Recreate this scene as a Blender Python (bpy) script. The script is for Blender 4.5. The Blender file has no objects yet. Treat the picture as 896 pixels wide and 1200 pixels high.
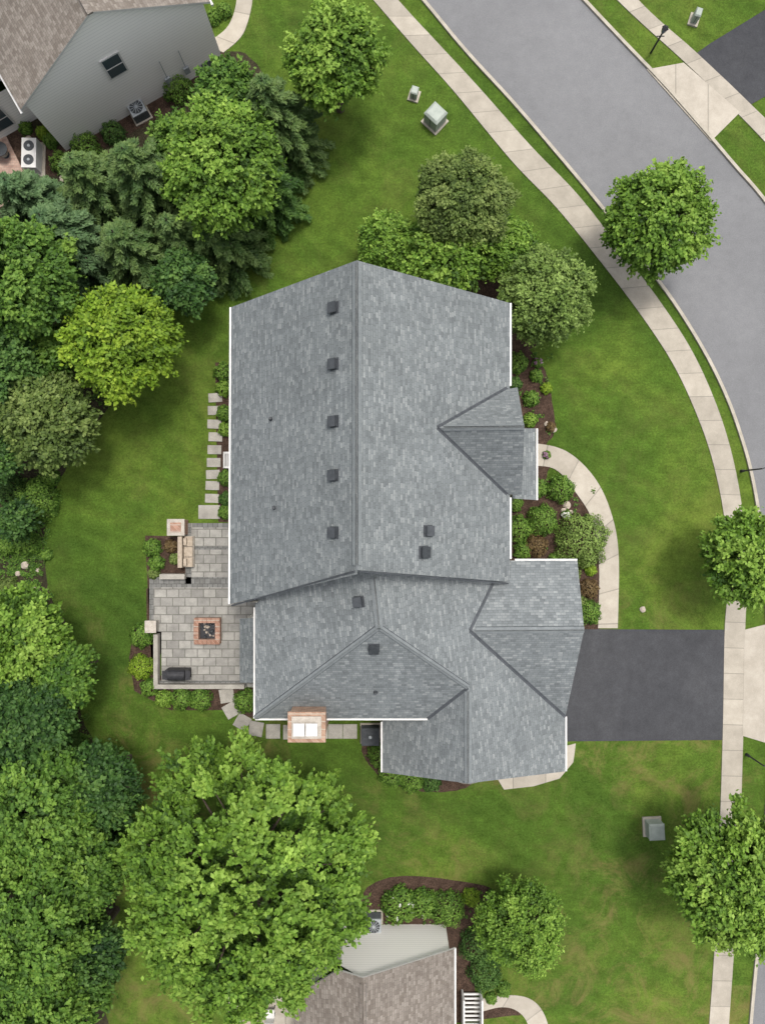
import bpy, math, random, bmesh
import numpy as np
from mathutils import Vector
H=42.85; F=857.0
S=bpy.context.scene
# survey helpers: measured plan position + true height -> world metres
def P(u,v,z=0.0): 
    k=(H-z)/F
    return np.array([(u-448)*k,(600-v)*k,z])
def plane(a,b,c):
    n=np.cross(b-a,c-a); n=n/np.linalg.norm(n)
    if n[2]<0: n=-n
    return (n,float(n@a))
def on(pl,u,v):
    d=np.array([(u-448)/F,(600-v)/F,-1.0]); o=np.array([0,0,H])
    t=(pl[1]-pl[0]@o)/(pl[0]@d); return o+d*t
def pz(pl,x,y): n,d=pl; return (d-n[0]*x-n[1]*y)/n[2]
def tri(p1,p2,p3): return np.linalg.solve(np.array([p1[0],p2[0],p3[0]]),np.array([p1[1],p2[1],p3[1]]))
def unit(a): a=np.asarray(a,float); return a/np.linalg.norm(a)
# ------------------------------------------------ materials
class NT:
    def __init__(s,name):
        s.m=bpy.data.materials.new(name); s.m.use_nodes=True
        s.t=s.m.node_tree; s.t.nodes.clear()
        s.out=s.n('ShaderNodeOutputMaterial'); s.b=s.n('ShaderNodeBsdfPrincipled')
        s.l(s.b.outputs[0],s.out.inputs[0])
    def n(s,t,**k):
        x=s.t.nodes.new(t)
        for a,b in k.items(): setattr(x,a,b)
        return x
    def l(s,a,b): s.t.links.new(a,b)
    def math(s,op,a,b=None,c=None):
        x=s.n('ShaderNodeMath',operation=op)
        for i,q in enumerate((a,b,c)):
            if q is None: continue
            if isinstance(q,(int,float)): x.inputs[i].default_value=q
            else: s.l(q,x.inputs[i])
        return x.outputs[0]
    def coord(s,k='Object'): return s.n('ShaderNodeTexCoord').outputs[k]
    def noise(s,scale,detail=4,rough=.6,vec=None,dist=0):
        x=s.n('ShaderNodeTexNoise'); x.inputs['Scale'].default_value=scale
        x.inputs['Detail'].default_value=detail; x.inputs['Roughness'].default_value=rough; x.inputs['Distortion'].default_value=dist
        s.l(vec if vec is not None else s.coord(),x.inputs['Vector']); return x.outputs[0]
    def ramp(s,f,st,interp='LINEAR'):
        x=s.n('ShaderNodeValToRGB'); e=x.color_ramp.elements; x.color_ramp.interpolation=interp
        while len(e)<len(st): e.new(.5)
        for i,(p,c) in enumerate(st):
            e[i].position=p; e[i].color=(c[0],c[1],c[2],1) if not isinstance(c,(int,float)) else (c,c,c,1)
        s.l(f,x.inputs[0]); return x.outputs[0]
    def mix(s,f,a,b,bt='MIX'):
        x=s.n('ShaderNodeMix',data_type='RGBA',blend_type=bt)
        for i,q in ((0,f),(6,a),(7,b)):
            if isinstance(q,(int,float)): x.inputs[i].default_value=q if i==0 else (q,q,q,1)
            elif isinstance(q,tuple): x.inputs[i].default_value=(*q[:3],1)
            else: s.l(q,x.inputs[i])
        return x.outputs[2]
    def bump(s,h,strength=.3,dist=.02):
        x=s.n('ShaderNodeBump'); x.inputs['Strength'].default_value=strength; x.inputs['Distance'].default_value=dist
        s.l(h,x.inputs['Height']); s.l(x.outputs[0],s.b.inputs['Normal'])
    def fin(s,col,rough=.8,spec=.3,metal=0):
        if isinstance(col,tuple): s.b.inputs['Base Color'].default_value=(*col,1)
        else: s.l(col,s.b.inputs['Base Color'])
        s.b.inputs['Roughness'].default_value=rough; s.b.inputs['Specular IOR Level'].default_value=spec
        s.b.inputs['Metallic'].default_value=metal
        return s.m
def gmat(name,c1,c2,scale=3,rough=.8,fine=40,fa=.25,bs=.3,bd=.01,spec=.3,metal=0):
    t=NT(name); a=t.ramp(t.noise(scale,5,.6),[(.3,c1),(.7,c2)])
    fn=t.noise(fine,3,.7); g=t.ramp(fn,[(.25,1-fa),(.75,1+fa)])
    c=t.mix(1.0,a,g,'MULTIPLY'); t.bump(fn,bs,bd); return t.fin(c,rough,spec,metal)
def shingle(name,tones,row=.14,w=.25,var=(.90,1.08)):
    t=NT(name); uv=t.coord('UV'); sp=t.n('ShaderNodeSeparateXYZ'); t.l(uv,sp.inputs[0])
    vr=t.math('DIVIDE',sp.outputs[1],row); r=t.math('FLOOR',vr); fv=t.math('FRACT',vr)
    wn=t.n('ShaderNodeTexWhiteNoise',noise_dimensions='1D'); t.l(r,wn.inputs['W'])
    ur=t.math('ADD',t.math('DIVIDE',sp.outputs[0],w),t.math('MULTIPLY',wn.outputs[0],7.3))
    c=t.math('FLOOR',ur); fu=t.math('FRACT',ur)
    cb=t.n('ShaderNodeCombineXYZ'); t.l(c,cb.inputs[0]); t.l(r,cb.inputs[1])
    w2=t.n('ShaderNodeTexWhiteNoise',noise_dimensions='2D'); t.l(cb.outputs[0],w2.inputs['Vector'])
    col=t.ramp(w2.outputs[0],tones)
    col=t.mix(1,col,t.ramp(t.noise(.35,6,.7),[(.3,var[0]),(.7,var[1])]),'MULTIPLY')
    mp=t.n('ShaderNodeMapping'); mp.inputs['Scale'].default_value=(2.2,.16,1); t.l(uv,mp.inputs[0])
    col=t.mix(1,col,t.ramp(t.noise(1.0,4,.6,vec=mp.outputs[0]),[(.3,.92),(.7,1.06)]),'MULTIPLY')
    col=t.mix(1,col,t.ramp(t.noise(24,4,.9),[(.25,.66),(.75,1.34)]),'MULTIPLY')
    e1=t.math('LESS_THAN',fv,.17); e2=t.math('LESS_THAN',fu,.10)  # course edges carry a painted shadow line; tab gaps are dark joints
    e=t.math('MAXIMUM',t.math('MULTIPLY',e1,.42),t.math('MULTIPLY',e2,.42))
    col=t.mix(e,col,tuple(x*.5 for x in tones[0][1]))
    h=t.math('ADD',t.math('MULTIPLY',fv,-.6),t.math('MULTIPLY',w2.outputs[0],.4))
    t.bump(h,.35,.02); return t.fin(col,.92,.15)
M={}
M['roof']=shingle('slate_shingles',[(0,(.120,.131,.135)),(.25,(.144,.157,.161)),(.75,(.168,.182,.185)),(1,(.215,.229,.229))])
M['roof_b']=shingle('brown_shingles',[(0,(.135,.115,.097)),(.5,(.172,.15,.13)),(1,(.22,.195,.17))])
M['cap']=gmat('ridge_cap_shingle',(.125,.137,.142),(.165,.18,.183),3,.9,30,.3)
M['valley']=gmat('valley_flashing',(.04,.045,.05),(.065,.07,.078),3,.7,30,.2)
M['white']=gmat('white_trim',(.48,.47,.45),(.58,.57,.55),2,.5,30,.06)
M['dark']=gmat('dark_vent_metal',(.025,.028,.032),(.045,.05,.055),5,.5,40,.2)
M['lightm']=gmat('grey_metal',(.22,.24,.25),(.32,.34,.35),5,.5,40,.1)
M['glass']=NT('window_glass').fin((.04,.06,.07),.08,.6)
M['stone']=gmat('ledge_stone',(.28,.25,.21),(.42,.38,.33),3,.85,20,.25)
M['paverstone']=gmat('cut_stone',(.22,.205,.18),(.34,.32,.28),1.5,.85,25,.25)
M['rock']=gmat('field_rock',(.26,.22,.18),(.44,.38,.31),4,.85,20,.2)
M['bark']=gmat('bark',(.05,.038,.028),(.11,.085,.065),6,.9,30,.4,.6,.03)
M['greenbox']=gmat('utility_green_paint',(.22,.25,.22),(.30,.33,.29),2,.5,30,.08)
M['black']=gmat('black_cover',(.012,.012,.014),(.03,.03,.034),6,.55,30,.2)
M['wood']=gmat('tan_furniture',(.25,.2,.15),(.38,.32,.25),6,.7,30,.2)
def siding(name,c):
    t=NT(name); sp=t.n('ShaderNodeSeparateXYZ'); t.l(t.coord(),sp.inputs[0])
    f=t.math('FRACT',t.math('DIVIDE',sp.outputs[2],.2))
    k=t.math('LESS_THAN',f,.16)
    col=t.mix(t.math('MULTIPLY',k,.38),t.mix(t.noise(.8,3),tuple(x*.95 for x in c),c),tuple(x*.5 for x in c))
    t.bump(f,.12,.01); return t.fin(col,.6,.3)
M['siding']=siding('vinyl_siding',(.86,.83,.79)); M['siding2']=siding('cream_siding',(.66,.64,.58))
def brickm(name,c1,c2,mort,bw=.22,bh=.075,top=False):
    t=NT(name); co=t.coord()
    if not top:
        sp=t.n('ShaderNodeSeparateXYZ'); t.l(co,sp.inputs[0]); cb=t.n('ShaderNodeCombineXYZ')
        t.l(t.math('ADD',sp.outputs[0],sp.outputs[1]),cb.inputs[0]); t.l(t.math('ADD',sp.outputs[2],t.math('MULTIPLY',sp.outputs[1],.3)),cb.inputs[1]); co=cb.outputs[0]
    b=t.n('ShaderNodeTexBrick'); t.l(co,b.inputs['Vector'])
    b.inputs['Color1'].default_value=(*c1,1); b.inputs['Color2'].default_value=(*c2,1); b.inputs['Mortar'].default_value=(*mort,1)
    b.inputs['Scale'].default_value=1; b.inputs['Brick Width'].default_value=bw; b.inputs['Row Height'].default_value=bh
    b.inputs['Mortar Size'].default_value=bh*.06; b.inputs['Bias'].default_value=0
    c=t.mix(1,b.outputs[0],t.ramp(t.noise(2.5,5,.7),[(.3,.78),(.7,1.2)]),'MULTIPLY')
    c=t.mix(1,c,t.ramp(t.noise(40,3,.8),[(.25,.82),(.75,1.15)]),'MULTIPLY')
    t.bump(b.outputs[1],-.4,.01); return t.fin(c,.85,.25)
M['brick']=brickm('red_brick',(.22,.115,.078),(.31,.185,.135),(.33,.28,.23),.26,.11)
M['brick2']=brickm('tan_brick',(.25,.15,.10),(.34,.225,.16),(.36,.31,.25),.26,.11)
M['paver']=brickm('patio_pavers',(.19,.183,.168),(.275,.265,.24),(.13,.125,.11),.72,.5,True)
M['paverdark']=brickm('border_pavers',(.12,.118,.11),(.17,.168,.16),(.075,.075,.07),.3,.3,True)
M['brickpave']=brickm('brick_paving',(.30,.19,.15),(.42,.3,.24),(.25,.2,.17),.25,.14,True)
def asph(name,c1,c2,streak=.05,fa=.22):
    t=NT(name); a=t.ramp(t.noise(.12,6,.6,dist=.4),[(.3,c1),(.7,c2)])
    a=t.mix(1,a,t.ramp(t.noise(1.4,6,.75),[(.3,1-streak),(.7,1+streak)]),'MULTIPLY')
    f=t.noise(18,5,.92); c=t.mix(1,a,t.ramp(f,[(.28,1-fa),(.72,1+fa)]),'MULTIPLY')
    t.bump(f,.35,.01); return t.fin(c,.88,.2)
M['road']=asph('road_asphalt',(.132,.133,.137),(.162,.163,.167),.08,.3)
M['drive']=asph('driveway_asphalt',(.035,.036,.040),(.056,.057,.061),.18,.4)
def conc(name,c1,c2,step=1.5):
    t=NT(name); sp=t.n('ShaderNodeSeparateXYZ'); t.l(t.coord('UV'),sp.inputs[0])
    d=t.math('DIVIDE',sp.outputs[0],step); fr=t.math('FRACT',d); fl=t.math('FLOOR',d)
    wn=t.n('ShaderNodeTexWhiteNoise',noise_dimensions='1D'); t.l(fl,wn.inputs['W'])
    a=t.ramp(t.noise(1.1,6,.7),[(.3,c1),(.72,c2)])
    a=t.mix(1,a,t.ramp(wn.outputs[0],[(0,.88),(1,1.08)]),'MULTIPLY')
    f=t.noise(26,4,.88); a=t.mix(1,a,t.ramp(f,[(.25,.8),(.75,1.15)]),'MULTIPLY')
    a=t.mix(t.math('MULTIPLY',t.math('LESS_THAN',fr,.035),.5),a,(.12,.11,.09)); t.bump(f,.2,.01); return t.fin(a,.85,.25)
M['conc']=conc('sidewalk_concrete',(.275,.247,.202),(.38,.343,.285))
M['conc2']=conc('walkway_concrete',(.30,.268,.22),(.40,.362,.305),1.9)
M['kerb']=gmat('kerb_concrete',(.27,.245,.20),(.38,.345,.285),2,.85,30,.2)
def lawn():
    t=NT('lawn_grass'); co=t.coord()
    a=t.ramp(t.noise(.085,7,.66,dist=.6),[(.30,(.036,.072,.011)),(.48,(.061,.110,.015)),(.72,(.110,.158,.024))])
    mp=t.n('ShaderNodeMapping'); mp.inputs['Rotation'].default_value=(0,0,math.radians(-58)); t.l(co,mp.inputs[0])
    w=t.n('ShaderNodeTexWave'); w.inputs['Scale'].default_value=.29; w.inputs['Distortion'].default_value=3.4; w.inputs['Detail'].default_value=3; w.inputs['Detail Scale'].default_value=.25; t.l(mp.outputs[0],w.inputs[0])
    a=t.mix(1,a,t.ramp(w.outputs[1],[(.15,.955),(.85,1.045)]),'MULTIPLY')
    m2=t.n('ShaderNodeMapping'); m2.inputs['Rotation'].default_value=(0,0,math.radians(12)); m2.inputs['Scale'].default_value=(.35,3.2,1); t.l(co,m2.inputs[0])
    a=t.mix(1,a,t.ramp(t.noise(.8,5,.7,vec=m2.outputs[0]),[(.25,.89),(.75,1.11)]),'MULTIPLY')
    a=t.mix(1,a,t.ramp(t.noise(1.1,7,.8),[(.25,.60),(.75,1.40)]),'MULTIPLY')
    f=t.noise(8,6,.94); a=t.mix(1,a,t.ramp(f,[(.3,.40),(.7,1.60)]),'MULTIPLY')
    p=t.ramp(t.noise(.42,8,.78,dist=.8),[(.47,0.0),(.64,.75)])
    sp=t.n('ShaderNodeSeparateXYZ'); t.l(co,sp.inputs[0])
    # drier turf on the lower (southern) lots
    so=t.ramp(t.math('MULTIPLY_ADD',sp.outputs[1],-.04,-.1),[(.0,.22),(.3,.9)])
    q=t.ramp(t.noise(.09,4,.6),[(.36,0.0),(.56,1.0)])
    pq=t.mix(1,t.mix(1,p,q,'MULTIPLY'),so,'MULTIPLY')
    a=t.mix(pq,a,(.18,.14,.055))
    f2=t.noise(26,3,.8); t.bump(t.math('ADD',f,t.math('MULTIPLY',f2,.6)),1.0,.06); return t.fin(a,.95,.08)
M['lawn']=lawn()
M['mulch']=gmat('bark_mulch',(.030,.019,.014),(.075,.048,.035),2.5,.95,14,.75,.9,.04,.1)
M['soil']=gmat('forest_floor',(.022,.02,.012),(.05,.042,.025),1.5,.95,12,.65,.9,.04,.1)
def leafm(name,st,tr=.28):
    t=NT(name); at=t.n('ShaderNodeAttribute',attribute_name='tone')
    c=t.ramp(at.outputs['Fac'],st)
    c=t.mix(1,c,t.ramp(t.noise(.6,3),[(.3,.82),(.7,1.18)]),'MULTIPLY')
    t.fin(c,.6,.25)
    tl=t.n('ShaderNodeBsdfTranslucent'); t.l(t.mix(1,c,(1.1,1.15,.6),'MULTIPLY'),tl.inputs[0])
    mx=t.n('ShaderNodeMixShader'); mx.inputs[0].default_value=tr; t.l(t.b.outputs[0],mx.inputs[1]); t.l(tl.outputs[0],mx.inputs[2]); t.l(mx.outputs[0],t.out.inputs[0]); return t.m
def L3(d,m,l): return [(0,d),(.5,m),(1,l)]
LM={
'bright':leafm('leaf_bright',L3((.030,.072,.009),(.105,.20,.020),(.25,.375,.062))),
'lime':leafm('leaf_lime',L3((.042,.09,.007),(.128,.22,.014),(.26,.36,.033))),
'mid':leafm('leaf_mid',L3((.021,.058,.010),(.070,.148,.018),(.17,.28,.043))),
'dark':leafm('leaf_dark',L3((.012,.038,.010),(.038,.093,.017),(.10,.185,.037))),
'olive':leafm('leaf_olive',L3((.032,.058,.012),(.09,.138,.028),(.19,.245,.066))),
'sage':leafm('leaf_sage',L3((.036,.072,.014),(.115,.182,.034),(.23,.32,.082))),
'spruce':leafm('needles_green',L3((.013,.035,.010),(.048,.096,.023),(.12,.182,.05)),.15),
'blue':leafm('needles_blue',L3((.016,.043,.018),(.054,.108,.040),(.125,.20,.082)),.15),
'red':leafm('leaf_bronze',L3((.05,.03,.018),(.11,.07,.03),(.17,.12,.05))),
'flower':leafm('hydrangea_bloom',L3((.40,.41,.34),(.52,.53,.47),(.65,.65,.6)),.1),
'purple':leafm('perennial_bloom',L3((.12,.05,.09),(.2,.1,.16),(.3,.2,.25)),.1)}
# ------------------------------------------------ mesh builder
class MB:
    def __init__(s): s.v=[];s.f=[];s.mi=[];s.uv=[];s.mats=[]
    def m(s,mat):
        if mat not in s.mats: s.mats.append(mat)
        return s.mats.index(mat)
    def face(s,pts,mat,uv=None):
        b=len(s.v); s.v+= [tuple(map(float,p)) for p in pts]; s.f.append(list(range(b,b+len(pts)))); s.mi.append(s.m(mat))
        s.uv+= uv if uv else [(p[0],p[1]) for p in pts]
    def box(s,c,ax,ay,az,mat,top=None):
        c,ax,ay,az=[np.asarray(q,float) for q in (c,ax,ay,az)]
        g=lambda i,j,k:c+ax*i+ay*j+az*k
        for k in (1,-1):
            s.face([g(-1,-k,k),g(1,-k,k),g(1,k,k),g(-1,k,k)],top if (top and k==1) else mat)
            s.face([g(-k,-1,-1)if k>0 else g(1,1,-1),g(k,-1,-1)if k>0 else g(-1,1,-1),g(k,-1,1)if k>0 else g(-1,1,1),g(-k,-1,1)if k>0 else g(1,1,1)],mat)
            s.face([g(k,-k,-1),g(k,k,-1),g(k,k,1),g(k,-k,1)],mat)
    def bx(s,x0,x1,y0,y1,z0,z1,mat,top=None):
        s.box(((x0+x1)/2,(y0+y1)/2,(z0+z1)/2),((x1-x0)/2,0,0),(0,(y1-y0)/2,0),(0,0,(z1-z0)/2),mat,top)
    def beam(s,p,q,w,h,mat):
        p=np.asarray(p,float);q=np.asarray(q,float);t=q-p; n=unit(np.cross(t,[0,0,1])); u=unit(np.cross(n,t))
        s.box((p+q)/2,t/2,n*w/2,u*h/2,mat)
    def cyl(s,c,r0,r1,h,mat,n=14,cap=None,ax=(0,0,1)):
        ax=unit(ax); a=unit(np.cross(ax,[1,0,.01]) if abs(ax[0])<.9 else np.cross(ax,[0,1,0])); b=np.cross(ax,a); c=np.asarray(c,float)
        R=lambda r,z:[c+ax*z+(a*math.cos(2*math.pi*i/n)+b*math.sin(2*math.pi*i/n))*r for i in range(n)]
        A=R(r0,0);B=R(r1,h)
        for i in range(n): s.face([A[i],A[(i+1)%n],B[(i+1)%n],B[i]],mat)
        s.face(B,cap or mat); s.face(A[::-1],mat)
    def slab(s,pts,mat,side,th=.14,flip=False):
        pts=[np.asarray(p,float) for p in pts]
        n=np.zeros(3)
        for i in range(len(pts)): n+=np.cross(pts[i]-pts[0],pts[(i+1)%len(pts)]-pts[0])
        if n[2]<0: pts=pts[::-1]; n=-n
        n=unit(n); hd=np.cross([0,0,1],n); hd=unit(hd) if np.linalg.norm(hd)>1e-4 else np.array([1.,0,0]); up=np.cross(n,hd)
        s.face(pts,mat,[(float(p@hd),float(p@up)) for p in pts])
        lo=[p-np.array([0,0,th]) for p in pts]; s.face(lo[::-1],side)
        for i in range(len(pts)):
            j=(i+1)%len(pts); s.face([pts[i],lo[i],lo[j],pts[j]],side)
    def cap(s,p,q,pls,w,lift,mat,valley=False):
        t=unit(q-p)
        for n,_ in pls:
            d=unit(np.cross(n,t))
            if (d[2]>0)!=valley: d=-d
            o=n*lift; a,b=p+o,q+o
            pts=[a,b,b+d*w,a+d*w]
            if np.cross(pts[1]-pts[0],pts[2]-pts[0])[2]<0: pts=pts[::-1]
            s.face(pts,mat,[(float(x@t),float(x@d)) for x in pts])
            e=[a+d*w,b+d*w,b+d*(w+.045)-n*lift,a+d*(w+.045)-n*lift]; s.face(e,M['valley'])
    def build(s,name,parent=None,smooth=False):
        me=bpy.data.meshes.new(name); me.from_pydata(s.v,[],s.f); 
        for m in s.mats: me.materials.append(m)
        me.polygons.foreach_set('material_index',s.mi)
        uvl=me.uv_layers.new(name='UVMap'); uvl.data.foreach_set('uv',np.array(s.uv,float).ravel())
        if smooth: me.polygons.foreach_set('use_smooth',[True]*len(s.f))
        me.update(); o=bpy.data.objects.new(name,me); S.collection.objects.link(o)
        if parent: o.parent=parent
        return o
def empty(name):
    o=bpy.data.objects.new(name,None); S.collection.objects.link(o); return o
# ------------------------------------------------ flat things
def cr(pts,n=10,closed=False):
    pts=[np.array(p,float) for p in pts]; out=[]
    m=len(pts); rng=range(m if closed else m-1)
    for i in rng:
        g=lambda k:(pts[k%m] if closed else pts[max(0,min(m-1,k))])
        a,b,c,d=g(i-1),g(i),g(i+1),g(i+2)
        for j in range(n):
            t=j/n; out.append(.5*((2*b)+(-a+c)*t+(2*a-5*b+4*c-d)*t*t+(-a+3*b-3*c+d)*t**3))
    if not closed: out.append(pts[-1])
    return np.array(out)
def resample(p,n):
    d=np.r_[0,np.cumsum(np.linalg.norm(np.diff(p,axis=0),axis=1))]; t=np.linspace(0,d[-1],n)
    return np.c_[np.interp(t,d,p[:,0]),np.interp(t,d,p[:,1])]
def w2(p): return np.c_[(np.array(p)[:,0]-448)/20.0,(600-np.array(p)[:,1])/20.0]
def strip(name,L,R,z,mat,n=140,th=0.0,smooth=True):
    a=resample(w2(cr(L) if smooth else L),n); b=resample(w2(cr(R) if smooth else R),n)
    mid=(a+b)/2; d=np.r_[0,np.cumsum(np.linalg.norm(np.diff(mid,axis=0),axis=1))]
    mb=MB(); w=np.linalg.norm(a[0]-b[0])
    for i in range(n-1):
        p=[(*a[i],z),(*b[i],z),(*b[i+1],z),(*a[i+1],z)]; uv=[(d[i],0),(d[i],w),(d[i+1],w),(d[i+1],0)]
        if np.cross(np.subtract(p[1],p[0]),np.subtract(p[2],p[0]))[2]<0: p=p[::-1];uv=uv[::-1]
        mb.face(p,mat,uv)
        if th:
            for e in (a,b): mb.face([(*e[i],z),(*e[i+1],z),(*e[i+1],z-th),(*e[i],z-th)],mat)
    return mb.build(name)
def sheet(name,pts,z,mat,smooth=False,th=0,n=8,rough=0,seed=1):
    p=w2(cr(pts,n,True)) if smooth else w2(pts)
    if rough:
        r=np.random.default_rng(seed); p=p+r.normal(0,rough,p.shape)
    mb=MB(); q=[np.array([x,y,z]) for x,y in p]
    ar=sum(q[i][0]*q[(i+1)%len(q)][1]-q[(i+1)%len(q)][0]*q[i][1] for i in range(len(q)))
    if ar<0: q=q[::-1]
    mb.face(q,mat)
    if th:
        for i in range(len(q)):
            j=(i+1)%len(q); dz=np.array([0,0,th]); mb.face([q[i],q[i]-dz,q[j]-dz,q[j]],mat)
    return mb.build(name)
def ribbon(name,pts,w,z0,z1,mat,smooth=True,n=160,parent=None):
    p=resample(w2(cr(pts) if smooth else pts),n); t=np.gradient(p,axis=0); t/=np.linalg.norm(t,axis=1)[:,None]; nn=np.c_[-t[:,1],t[:,0]]*w/2
    a,b=p+nn,p-nn; mb=MB()
    for i in range(n-1):
        mb.face([(*b[i],z1),(*b[i+1],z1),(*a[i+1],z1),(*a[i],z1)],mat)
        mb.face([(*a[i],z1),(*a[i+1],z1),(*a[i+1],z0),(*a[i],z0)],mat); mb.face([(*b[i+1],z1),(*b[i],z1),(*b[i],z0),(*b[i+1],z0)],mat)
    return mb.build(name,parent)
g=MB(); g.face([(-600,-600,0),(600,-600,0),(600,600,0),(-600,600,0)],M['lawn']); g.build('lawn_ground')
KL=[(150,-420),(300,-240),(410,-100),(495,0),(545,60),(600,120),(650,178),(700,238),(745,296),(788,354),(824,412),(850,465),(868,515),(880,560),(890,620),(896,690),(900,800),(899,900),(894,1000),(887,1100),(878,1200),(862,1400),(820,1800)]
KR=[(350,-390),(480,-240),(600,-90),(683,0),(730,50),(775,97),(820,148),(860,195),(896,237),(960,325),(1010,420),(1045,520),(1065,640),(1072,760),(1070,900),(1062,1050),(1050,1200),(1030,1400),(985,1800)]
strip('street_road',KL,KR,.006,M['road'],220)
ribbon('road_kerb',KL,.18,0,.13,M['kerb'],n=300); ribbon('road_kerb',KR,.18,0,.13,M['kerb'],n=300)
SL=[(90,-420),(240,-240),(360,-90),(437,0),(482,52),(532,108),(600,190),(650,242),(700,303),(745,362),(785,422),(813,480),(834,540),(848,610),(852,680),(848,740),(846,850),(843,950),(838,1080),(830,1200),(815,1400),(775,1800)]
SR=[(120,-420),(270,-240),(390,-90),(466,0),(510,48),(560,102),(622,172),(676,228),(726,292),(770,350),(808,408),(836,468),(856,530),(869,600),(874,680),(872,740),(870,850),(867,950),(861,1080),(853,1200),(838,1400),(798,1800)]
strip('sidewalk',SL,SR,.05,M['conc'],260,.05)
FL=[(380,-390),(520,-240),(640,-90),(722,0),(800,72),(862,132),(920,195),(1000,300),(1060,420)]
FR=[(402,-402),(542,-255),(662,-105),(745,-2),(815,62),(878,122),(940,185),(1022,288),(1082,410)]
strip('sidewalk',FL,FR,.05,M['conc'],160,.05)
sheet('driveway_apron',[(757,82),(800,74),(866,132),(832,166)],.058,M['conc2'],th=.05)
sheet('neighbour_driveway',[(808,68),(830,52),(960,-28),(1040,60),(905,108),(866,130)],.03,M['drive'])
sheet('driveway_apron',[(871,738),(902,730),(902,872),(869,862)],.058,M['conc2'],th=.05)
sheet('driveway',[(620,737),(849,738),(846,867),(620,869)],.03,M['drive'])
strip('front_walkway',[(600,522),(630,520),(665,530),(696,560),(715,600),(724,650),(723,736)],[(600,548),(630,546),(653,552),(676,580),(693,610),(701,660),(700,736)],.06,M['conc2'],60,.06)
sheet('side_walkway',[(590,925),(575,900),(640,880),(674,871),(671,893),(655,912),(625,921)],.05,M['conc2'],th=.05)
# beds
sheet('mulch_bed',[(590,400),(618,408),(640,440),(650,500),(640,522),(655,528),(640,560),(672,575),(695,612),(702,660),(701,737),(600,737),(585,600)],.008,M['mulch'],True,rough=.03)
sheet('mulch_bed',[(-300,200),(-40,120),(60,130),(200,90),(280,60),(325,120),(340,195),(285,255),(228,330),(190,370),(178,430),(120,488),(76,550),(54,612),(56,680),(80,760),(100,850),(145,905),(150,960),(135,1060),(105,1120),(100,1260),(-300,1300)],.010,M['soil'],True,rough=.04)
sheet('mulch_bed',[(430,1040),(560,1036),(575,1060),(560,1110),(560,1175),(600,1170),(600,1190),(430,1190)],.012,M['mulch'],True,rough=.03)
sheet('mulch_bed',[(252,425),(275,425),(275,612),(256,612)],.008,M['mulch'],rough=.02)
sheet('mulch_bed',[(170,628),(222,628),(222,684),(172,690),(172,735),(158,735),(152,770),(158,810),(200,832),(262,832),(300,842),(300,800),(180,790)],.009,M['mulch'],rough=.03)
sheet('mulch_bed',[(430,868),(440,905),(480,925),(540,925),(560,900),(540,860)],.009,M['mulch'],True,rough=.03)
sheet('mulch_bed',[(480,290),(520,250),(590,260),(640,320),(640,390),(590,410),(500,330)],.007,M['mulch'],True,rough=.03)
sheet('mulch_bed',[(-60,150),(70,150),(130,140),(262,60),(270,75),(200,130),(95,190),(70,205),(-60,240)],.014,M['mulch'],rough=.05)
# ------------------------------------------------ main house
hs=empty('shingle_roof_house')
ZR=12.4
RN=P(418,305,ZR); RS=P(418,668,ZR)
plE=plane(RN,RS,P(597,355,6)); plW=plane(RN,RS,P(271,360,6))
R=P(438,690,10); Hh=P(444,735,10)
plE2=plane(R,Hh,P(662,840,4.0)); plW2=plane(R,Hh,P(299,842,6)); plS=plane(Hh,P(299,842,6),P(508,842,6))
Gs=on(plE2,548,918); Gn=on(plE2,548,825); plG=plane(Gs,Gn,P(448,905,4.3))
J=tri(plS,plE2,plG); z6=(np.array([0,0,1.]),6.0); K=tri(plS,plG,z6)
A2=on(plE2,550,739); B2=P(684,738,A2[2]); N2=P(676,657,5.6); C2=P(662,840,4.0)
plN2=plane(A2,B2,N2); plS2=plane(A2,B2,C2); V2=tri(plN2,plE2,(np.array([0,0,1.]),6.0))
A1=on(plE,512,501); B1=P(614,500,A1[2]); N1=P(606,454,6.1); S1=P(611,580,6.1)
plN1=plane(A1,B1,N1); plS1=plane(A1,B1,S1)
rf=MB()
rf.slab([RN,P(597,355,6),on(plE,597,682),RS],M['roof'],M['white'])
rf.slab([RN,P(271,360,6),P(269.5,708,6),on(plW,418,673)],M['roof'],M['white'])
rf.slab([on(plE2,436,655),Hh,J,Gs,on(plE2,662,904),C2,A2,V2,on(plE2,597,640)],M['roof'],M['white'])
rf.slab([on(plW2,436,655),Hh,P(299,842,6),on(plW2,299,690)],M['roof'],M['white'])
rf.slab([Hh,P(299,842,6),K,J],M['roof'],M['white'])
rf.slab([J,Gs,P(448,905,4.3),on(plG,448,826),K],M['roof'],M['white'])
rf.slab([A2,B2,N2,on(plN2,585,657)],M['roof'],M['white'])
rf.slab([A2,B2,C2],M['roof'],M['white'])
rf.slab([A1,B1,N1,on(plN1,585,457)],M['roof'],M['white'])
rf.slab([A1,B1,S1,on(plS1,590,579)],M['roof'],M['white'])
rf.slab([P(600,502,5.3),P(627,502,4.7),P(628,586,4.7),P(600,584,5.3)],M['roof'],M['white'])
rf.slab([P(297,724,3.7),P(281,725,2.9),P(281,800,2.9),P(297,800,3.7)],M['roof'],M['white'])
rf.build('roof',hs)
cp=MB()
t=unit(RS-RN)
cp.cap(RN+t*.05,RS-t*.2,[plE,plW],.17,.09,M['cap'])
cp.cap(P(438,678,10)+t*0,Hh,[plE2,plW2],.16,.07,M['cap'])
cp.cap(Hh,P(299,842,6),[plW2,plS],.12,.03,M['cap']); cp.cap(Hh,J,[plE2,plS],.12,.03,M['cap'])
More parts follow.
